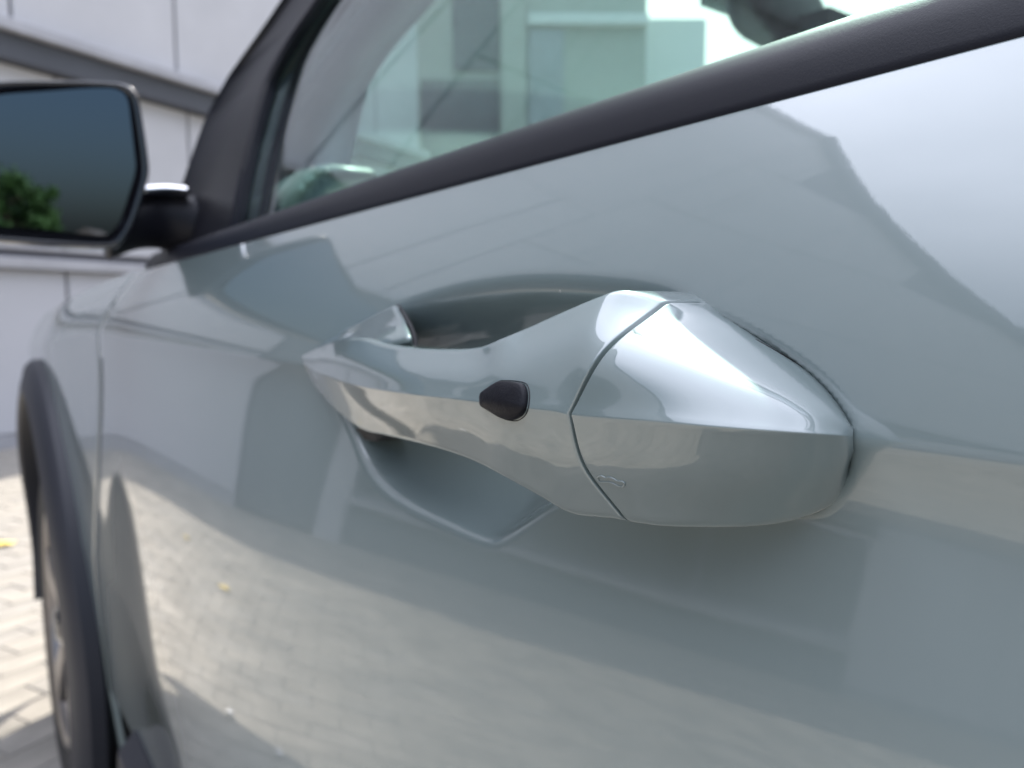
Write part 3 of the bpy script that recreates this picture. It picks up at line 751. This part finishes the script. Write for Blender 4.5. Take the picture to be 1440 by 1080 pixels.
# interior mirror and sun visor
rm = empty('rear_view_mirror', car)
c0 = PY(1108, 16, .64); rings = []
for dx, sc in ((-.012, .7), (-.008, .95), (0, 1), (.02, .97), (.035, .8)):
    rings.append([c0 + np.array([-dx - .25 * .12 * math.cos(a) * sc, .115 * sc * math.copysign(abs(math.cos(a)) ** .6, math.cos(a)), .036 * sc * math.copysign(abs(math.sin(a)) ** .7, math.sin(a))]) for a in np.linspace(0, 2 * math.pi, 28, endpoint=False)])
loft('mirror_case', rings, M['dark_in'], rm)
box('sensor_housing', (c0[0] - .02, c0[1] - .02, c0[2] - .07), (c0[0] + .07, c0[1] + .16, c0[2] - .01), M['dark_in'], rm, .02)
box('mirror_mount', (c0[0] - .12, c0[1] - .05, c0[2] + .03), (c0[0] + .02, c0[1] + .06, c0[2] + .13), M['dark_in'], rm, .02)
for yy in (.34, 1.1): box('sun_visor', (-.33, yy, ZR - .01), (-.16, yy + .36, ZR + .012), M['headliner'], car, .008)

# ================================================================== GROUND
gd = link('pavement', [(-400, -400, -.03), (400, -400, -.03), (400, 400, -.03), (-400, 400, -.03)], [(0, 1, 2, 3)], M['ground'], smooth=False); tag(gd, kind='structure')
jb = link('joint_sand_bed', [(-12, -14, -.004), (9, -14, -.004), (9, 9, -.004), (-12, 9, -.004)], [(0, 1, 2, 3)], M['sand'], gd, smooth=False)
# ------------------------------------------------------------------ building line
WD = np.array([-math.cos(R(64)), math.sin(R(64)), 0.0])          # along the wall, towards the car's far side
W0 = PZ(0, 632, 0.0); WN = np.array([-WD[1], WD[0], 0.0])        # towards the car
if WN @ (CAM - W0) < 0: WN = -WN
def wall_w(px):
    v = ray(px, 440); v = v[:2]; A = np.array([[v[0], -WD[0]], [v[1], -WD[1]]]); s = np.linalg.solve(A, (W0 - CAM)[:2]); return s[1]
print('W0', W0, 'w at 40,262,68,320', [round(float(wall_w(p)), 2) for p in (40, 262, 68, 320)])
def wbox(name, w0, w1, z0, z1, n0, n1, m, parent, bev=0):
    """box along the wall; n0..n1 = distance in front of the wall plane"""
    bm = bmesh.new(); vs = []
    for z in (z0, z1):
        for a, b in ((w0, n0), (w1, n0), (w1, n1), (w0, n1)):
            zz = z if not isinstance(z, tuple) else z[0 if a == w0 else 1]
            p = W0 + WD * a + WN * b; vs.append(bm.verts.new((p[0], p[1], zz)))
    for q in ((0, 1, 2, 3), (7, 6, 5, 4), (0, 4, 5, 1), (1, 5, 6, 2), (2, 6, 7, 3), (3, 7, 4, 0)): bm.faces.new([vs[i] for i in q])
    bmesh.ops.recalc_face_normals(bm, faces=bm.faces[:])
    if bev: bmesh.ops.bevel(bm, geom=bm.edges[:], offset=bev, segments=1, affect='EDGES')
    me = bpy.data.meshes.new(name); bm.to_mesh(me); bm.free(); me.materials.append(m)
    o = bpy.data.objects.new(name, me); COL.objects.link(o); o.parent = parent; return o
hall = empty('panelled_hall', None, tuple(W0)); bpy.context.view_layer.update()
HP = empty  # (children are built in world space, so undo the parent offset)
def fixp(o, par): o.matrix_parent_inverse = Matrix.Translation(par.location).inverted()
tag(hall, 'tall white panelled building with a dark band, in shade ahead of the car', 'building')
TALL_END, LOW_END, HH = -1.75, -13.0, 9.55
HALL_FAR = float(wall_w(592))
parts = []
PH = 1.28
wj = float(wall_w(40)); pw = float(wall_w(262)) - wj
parts.append(wbox('wall', TALL_END, HALL_FAR, -.02, HH, -8, -.06, M['joint'], hall))
# upper panels in three tiers
k0 = math.floor((TALL_END - wj) / pw); k = k0
while wj + k * pw < HALL_FAR - .1:
    a, b = max(wj + k * pw, TALL_END), min(wj + (k + 1) * pw, HALL_FAR)
    for z0, z1 in ((2.93, 5.6), (5.605, 8.2), (8.205, HH - .02)):
        g_ = .012 if z0 < 3 else .003
        if b - a > .1: parts.append(wbox('wall_panel', a + g_, b - g_, z0, z1, -.06, .0, M['panel'], hall, .006))
    k += 1
parts.append(wbox('roof_coping', TALL_END - .05, HALL_FAR + .1, HH - .02, HH + .12, -8.05, .08, M['cap'], hall, .01))
parts.append(wbox('canopy_cap', TALL_END, HALL_FAR, 2.84, 2.925, -.05, .16, M['cap'], hall, .01))
parts.append(wbox('dark_band', TALL_END, HALL_FAR, 2.66, 2.838, -.05, .10, M['band'], hall, .005))
# lower storey: openings described from the far end towards the car's side
def low_wall(a, b, kind):
    if kind == 'white':
        n = max(1, round((b - a) / 1.15)); s = (b - a) / n
        for i in range(n):
            parts.append(wbox('wall_panel', a + i * s + .01, a + (i + 1) * s - .01, 1.40, 2.655, -.05, .0, M['panel'], hall, .006))
            parts.append(wbox('wall_panel', a + i * s + .01, a + (i + 1) * s - .01, .10, 1.25, -.05, .012, M['panel_low'], hall, .006))
        parts.append(wbox('wall_ledge', a, b, 1.255, 1.335, -.05, .07, M['cap'], hall, .008))
        parts.append(wbox('plinth', a, b, -.01, .095, -.05, .02, M['cap'], hall))
    elif kind == 'roller':
        parts.append(wbox('door_recess', a, b, -.01, 2.655, -.059, -.052, M['band'], hall))
        n = 22
        for i in range(n):
            parts.append(wbox('roller_slat', a + .06, b - .06, .02 + i * 2.6 / n, .02 + (i + 1) * 2.6 / n - .006, -.05, -.03, M['door_dark'], hall, .003))
        for c in (a, b - .06): parts.append(wbox('door_jamb', c, c + .06, 0, 2.655, -.05, .02, M['cap'], hall))
    elif kind == 'window':
        parts.append(wbox('window_backing', a, b, .42, 2.655, -.059, -.052, M['band'], hall))
        n = max(1, round((b - a) / 1.3)); s = (b - a) / n
        for i in range(n):
            f_ = wbox('window', a + i * s + .05, a + (i + 1) * s - .05, .50, 2.60, -.05, -.03, M['win'], hall); parts.append(f_)
            parts.append(wbox('window_post', a + i * s - .03, a + i * s + .03, .42, 2.655, -.051, .01, M['cap'], hall))
        parts.append(wbox('window_sill', a, b, .36, .42, -.05, .08, M['cap'], hall))
        parts.append(wbox('plinth', a, b, -.01, .358, -.05, .015, M['door_dark'], hall))
low_wall(TALL_END, HALL_FAR, 'white')
for o in parts: fixp(o, hall)
annex = empty('raked_annex', None, tuple(W0 + WD * TALL_END)); tag(annex, 'lower white wing with a sloping roof line beside the tall building', 'building')
KNEE = -8.8
def ah(w): return float(np.interp(w, [LOW_END, KNEE, TALL_END], [3.6, 4.7, 9.5]))
hall_parts, parts = parts, []
A1 = TALL_END - .004
for a_, b_ in ((LOW_END, KNEE), (KNEE, A1)): parts.append(wbox('wall', a_, b_, -.02, (ah(a_), ah(b_)), -7, -.06, M['joint'], annex))
a = A1; k = 0
while a > LOW_END + .2:
    b = max(a - {0: .72, 1: .22}.get(k, 1.42), LOW_END); w0, w1 = b + .004, a - .004; k += 1
    if k == 1: parts.append(wbox('roller_door', w0, w1, .02, 2.655, -.05, -.03, M['door_dark'], annex))
    elif k == 2: parts.append(wbox('wall_pier', w0, w1, -.01, 2.655, -.05, .02, M['panel'], annex))
    elif k < 6:
        parts.append(wbox('plinth', b, a, -.01, .358, -.05, .015, M['door_dark'], annex))
        parts.append(wbox('window', w0 + .04, w1 - .04, .50, 2.60, -.05, -.03, M['win'], annex))
        parts.append(wbox('window_sill', b, a, .36, .42, -.05, .08, M['cap'], annex))
    else:
        parts.append(wbox('plinth', b, a, -.01, .095, -.05, .02, M['cap'], annex))
        parts.append(wbox('wall_panel', w0, w1, .1, 2.655, -.06, .0, M['panel'], annex, .006))
    parts.append(wbox('dark_band', b, a, 2.66, 2.838, -.05, .10, M['band'], annex)); parts.append(wbox('canopy_cap', b, a, 2.84, 2.925, -.05, .16, M['cap'], annex))
    z = 2.93
    while z < ah(b) - .1:
        t0, t1 = min(z + 1.7, ah(b) - .02), min(z + 1.7, ah(a) - .02)
        parts.append(wbox('wall_panel', w0, w1, z, (t0, t1), -.06, .0, M['panel'], annex, .006)); z += 1.72
    a = b
for a_, b_ in ((LOW_END, KNEE), (KNEE, A1)): parts.append(wbox('roof_coping', a_, b_, (ah(a_), ah(b_)), (ah(a_) + .16, ah(b_) + .16), -7.05, .12, M['band'], annex))
for o in parts: fixp(o, annex)

# ------------------------------------------------------------------ pale building beyond the hall, seen through the car
DB = 11.5
def dbp(px): return CAM + (d0 * FPX + rt * (px - 720)) * (DB / FPX)
side_b = empty('pale_building', None, (float(dbp(580)[0]), float(dbp(580)[1]), 0)); side_b.rotation_euler = (0, 0, math.atan2(rt[1], rt[0]))
tag(side_b, 'pale building beyond the car, seen only through its windows', 'building')
def sbox(name, p0, p1, z0, z1, n0, n1, m, bev=.01):
    a, b = ((p - 580) * DB / FPX for p in (p0, p1)); return box(name, (a, -n1, z0), (b, -n0, z1), m, side_b, bev)
sbox('wall', 586, 902, -.02, 7.5, -5, 0, M['pale']); sbox('roof_coping', 584, 906, 7.5, 7.7, -5.1, .1, M['cap'])
sbox('shutter', 596, 702, .05, 4.3, 0, .05, M['band']); sbox('window', 640, 702, 4.42, 6.6, 0, .05, M['win'])
sbox('pilaster', 706, 738, 0, 7.45, 0, .25, M['pale']); sbox('door', 742, 790, .05, 5.0, 0, .05, M['cap'])
sbox('string_course', 741, 903, 5.05, 5.2, 0, .12, M['white'])
sbox('wall_return', 903, 1010, -.02, 5.6, -3, -1.2, M['white'])

# ------------------------------------------------------------------ pavers (20 x 10 cm, stretcher bond)
bmv = [(-.5, -.5, 0), (.5, -.5, 0), (.5, .5, 0), (-.5, .5, 0)]
L_, W_ = .2, .1
def paver_geo():
    vs = []; 
    for (sx, sy, z) in ((L_ - .006, W_ - .006, -.03), (L_ - .004, W_ - .004, -.002), (L_ - .007, W_ - .007, 0)):
        vs += [(-sx / 2, -sy / 2, z), (sx / 2, -sy / 2, z), (sx / 2, sy / 2, z), (-sx / 2, sy / 2, z)]
    fs = [(8, 9, 10, 11)]
    for r in (0, 4):
        for i in range(4): fs.append((r + i, r + (i + 1) % 4, r + 4 + (i + 1) % 4, r + 4 + i))
    return vs, fs
PV, PF = paver_geo()
pav_mesh = []
for c in ((.215, .20, .175), (.205, .192, .17), (.225, .208, .18), (.21, .194, .168)):
    me = bpy.data.meshes.new('paver'); me.from_pydata(PV, [], PF)
    me.materials.append(mat('concrete_paver', c, .85, bump=(140, 1.2e-3, 5), var=(4, .28))); pav_mesh.append(me)
cells = []
ang = math.atan2(WD[1], WD[0]); ca, sa = math.cos(ang), math.sin(ang)
for i in range(-60, 60):
    for j in range(-4, 130):
        a = i * L_ + (j % 2) * L_ / 2; b = -.05 + j * W_
        p = W0 + WD * a + WN * (b + .16)
        if not (-11 < p[0] < 3.0 and -8.5 < p[1] < 3.2): continue
        v = p - CAM; z = v @ fw
        vis = 9e9
        if z > .3:
            q = (720 + FPX * (v @ rt) / z, 540 - FPX * (v @ up) / z)
            if -40 < q[0] < 120 and q[1] < 1120: vis = z
        cells.append((vis, p[0], p[1]))
cells.sort(); near = cells[:300]; rest = cells[300:]
for vis, x, y in near:
    o = bpy.data.objects.new('paver', random.choice(pav_mesh)); COL.objects.link(o); o.parent = gd
    o.location = (x, y, random.uniform(-.0012, .0012)); o.rotation_euler = (random.uniform(-.003, .003), random.uniform(-.003, .003), ang + random.uniform(-.008, .008))
vs, fs, fm = [], [], []
base = np.array(PV)
for vis, x, y in rest:
    q = base @ np.array([[ca, sa, 0], [-sa, ca, 0], [0, 0, 1]]) + np.array([x, y, random.uniform(-.0012, .0012)]); n0 = len(vs)
    vs += list(q); fs += [tuple(i + n0 for i in t) for t in PF]; fm += [random.randrange(4)] * len(PF)
o = link('paver_field', vs, fs, None, gd, smooth=False, mats=[m.materials[0] for m in pav_mesh], fm=fm); tag(o, kind='stuff')

# dry leaves lying on the pavers
def leaf(x, y, s, r, m):
    vs = [(0, 0, 0)]; n = 12
    for k in range(n):
        a = 2 * math.pi * k / n; rr = s * (.55 + .45 * abs(math.cos(1.5 * a))) * random.uniform(.85, 1.1); vs.append((rr * math.cos(a), rr * math.sin(a) * .8, random.uniform(.004, .018)))
    fs = [(0, 1 + k, 1 + (k + 1) % n) for k in range(n)]
    n1 = len(vs); vs += [(a, b, c - .0015) for a, b, c in vs]; fs += [(q[2] + n1, q[1] + n1, q[0] + n1) for q in fs]
    for k in range(n): a, b = 1 + k, 1 + (k + 1) % n; fs.append((a, a + n1, b + n1, b))
    o = link('fallen_leaf', vs, fs, m); o.location = (x, y, .005); o.rotation_euler = (0, 0, r); return o

def mirrored_ground(px, py):
    p = PZ(px, py, 0.0); return float(p[0]), float(.03 - p[1])
for (x, y), s_, m, lb in ((mirrored_ground(345, 765), .045, 'leafdry', 'yellow leaf on the sunlit pavers, mirrored in the door below the wall'),
                          (tuple(map(float, PZ(6, 768, 0)[:2])), .05, 'leafdry', 'yellow leaf on the pavers at the left edge, ahead of the front wheel'),
                          (mirrored_ground(232, 722), .035, 'leafdry', 'small yellow leaf near the shade line at the foot of the wall'),
                          (mirrored_ground(360, 968), .022, 'white', 'pale scrap of paper on the pavers beside the shadow of the car'),
                          (mirrored_ground(480, 992), .014, 'white', 'tiny pale scrap on the pavers close to the door')):
    tag(leaf(x, y, s_, random.uniform(0, 6), M[m]), lb, 'leaf' if 'leaf' in lb else 'litter')

# ================================================================== BEHIND THE CAMERA: tree, houses
def tree(name, x, y, h, cr, label, seed, lm):
    rg = np.random.default_rng(seed); t = empty(name, None, (x, y, 0)); tag(t, label, 'tree')
    tube('trunk', [(0, 0, -.1), (.05, .02, h * .25), (-.05, .08, h * .5), (.0, .0, h * .8)], [.16, .13, .10, .04], M['bark'], t)
    for k in range(7):
        a = k * 2.4; z0 = h * (.35 + .06 * k); l_ = cr * .8
        tube('limb', [(0, 0, z0), (l_ * .5 * math.cos(a), l_ * .5 * math.sin(a), z0 + .3 * l_), (l_ * math.cos(a), l_ * math.sin(a), z0 + .55 * l_)], [.06, .035, .01], M['bark'], t)
    cl = []
    for k in range(40):
        v = rg.normal(size=3); v /= np.linalg.norm(v); r = rg.uniform(.2, 1.12) ** .6
        cl.append((v * np.array([cr, cr, cr * .85]) * r + np.array([0, 0, h * .68]), rg.uniform(.16, .42) * cr * .6))
    vs, fs = [], []
    for c, r in cl:
        for _ in range(260):
            p = c + rg.normal(size=3) * r * .5; s = rg.uniform(.05, .10); a = rg.normal(size=3); a /= np.linalg.norm(a); b = np.cross(a, rg.normal(size=3)); b /= np.linalg.norm(b)
            n0 = len(vs); vs += [p - a * s, p + b * s * .5, p + a * s, p - b * s * .5]; fs.append((n0, n0 + 1, n0 + 2, n0 + 3))
    o = link('crown', vs, fs, lm, t, smooth=False)
tree('broadleaf_tree', 24, -5.0, 3.3, 1.3, 'green leafy tree behind the car, reflected in the door mirror', 3, M['leaf'])
tree('broadleaf_tree', 27, -12, 5.2, 2.2, 'light green tree standing farther out beyond the leafy tree', 5, M['leaf2'])
tree('small_tree', 33, -6.0, 2.6, 1.1, 'low dark green tree beside the cream house behind the car', 8, M['leaf'])
def house(x, y, sx, sy, h, rh, rz, label):
    t = empty('house', None, (x, y, 0)); t.rotation_euler = (0, 0, rz); tag(t, label, 'house')
    box('wall', (-sx / 2, -sy / 2, 0), (sx / 2, sy / 2, h), M['plaster'], t)
    e = .35; vs = [(-sx / 2 - e, -sy / 2 - e, h - .1), (sx / 2 + e, -sy / 2 - e, h - .1), (sx / 2 + e, sy / 2 + e, h - .1), (-sx / 2 - e, sy / 2 + e, h - .1), (-sx / 2 - e, 0, h + rh), (sx / 2 + e, 0, h + rh)]
    link('roof', vs, [(0, 1, 5, 4), (2, 3, 4, 5), (1, 2, 5), (3, 0, 4), (3, 2, 1, 0)], M['rooftile'], t, smooth=False)
    for i in range(3):
        for s in (-1, 1):
            w_ = box('window', (-sx / 2 + 1 + i * sx / 3.3, s * sy / 2 - .04, 1.0), (-sx / 2 + 2 + i * sx / 3.3, s * sy / 2 + .04, 2.2), M['win'], t)
            box('frame', (-sx / 2 + .92 + i * sx / 3.3, s * sy / 2 - .03, .92), (-sx / 2 + 2.08 + i * sx / 3.3, s * sy / 2 + .03, 2.28), M['white'], t)
    for s in (-1, 1): box('window', (s * sx / 2 - .04, -.5, 1.0), (s * sx / 2 + .04, .6, 2.2), M['win'], t)
house(74, -8.6, 6, 4.0, 2.0, 1.3, R(4), 'cream house with brown tiled roof behind the trees')
house(46, 7, 8, 6, 3.2, 2.4, R(-8), 'second cream house, nearer the far side of the car')
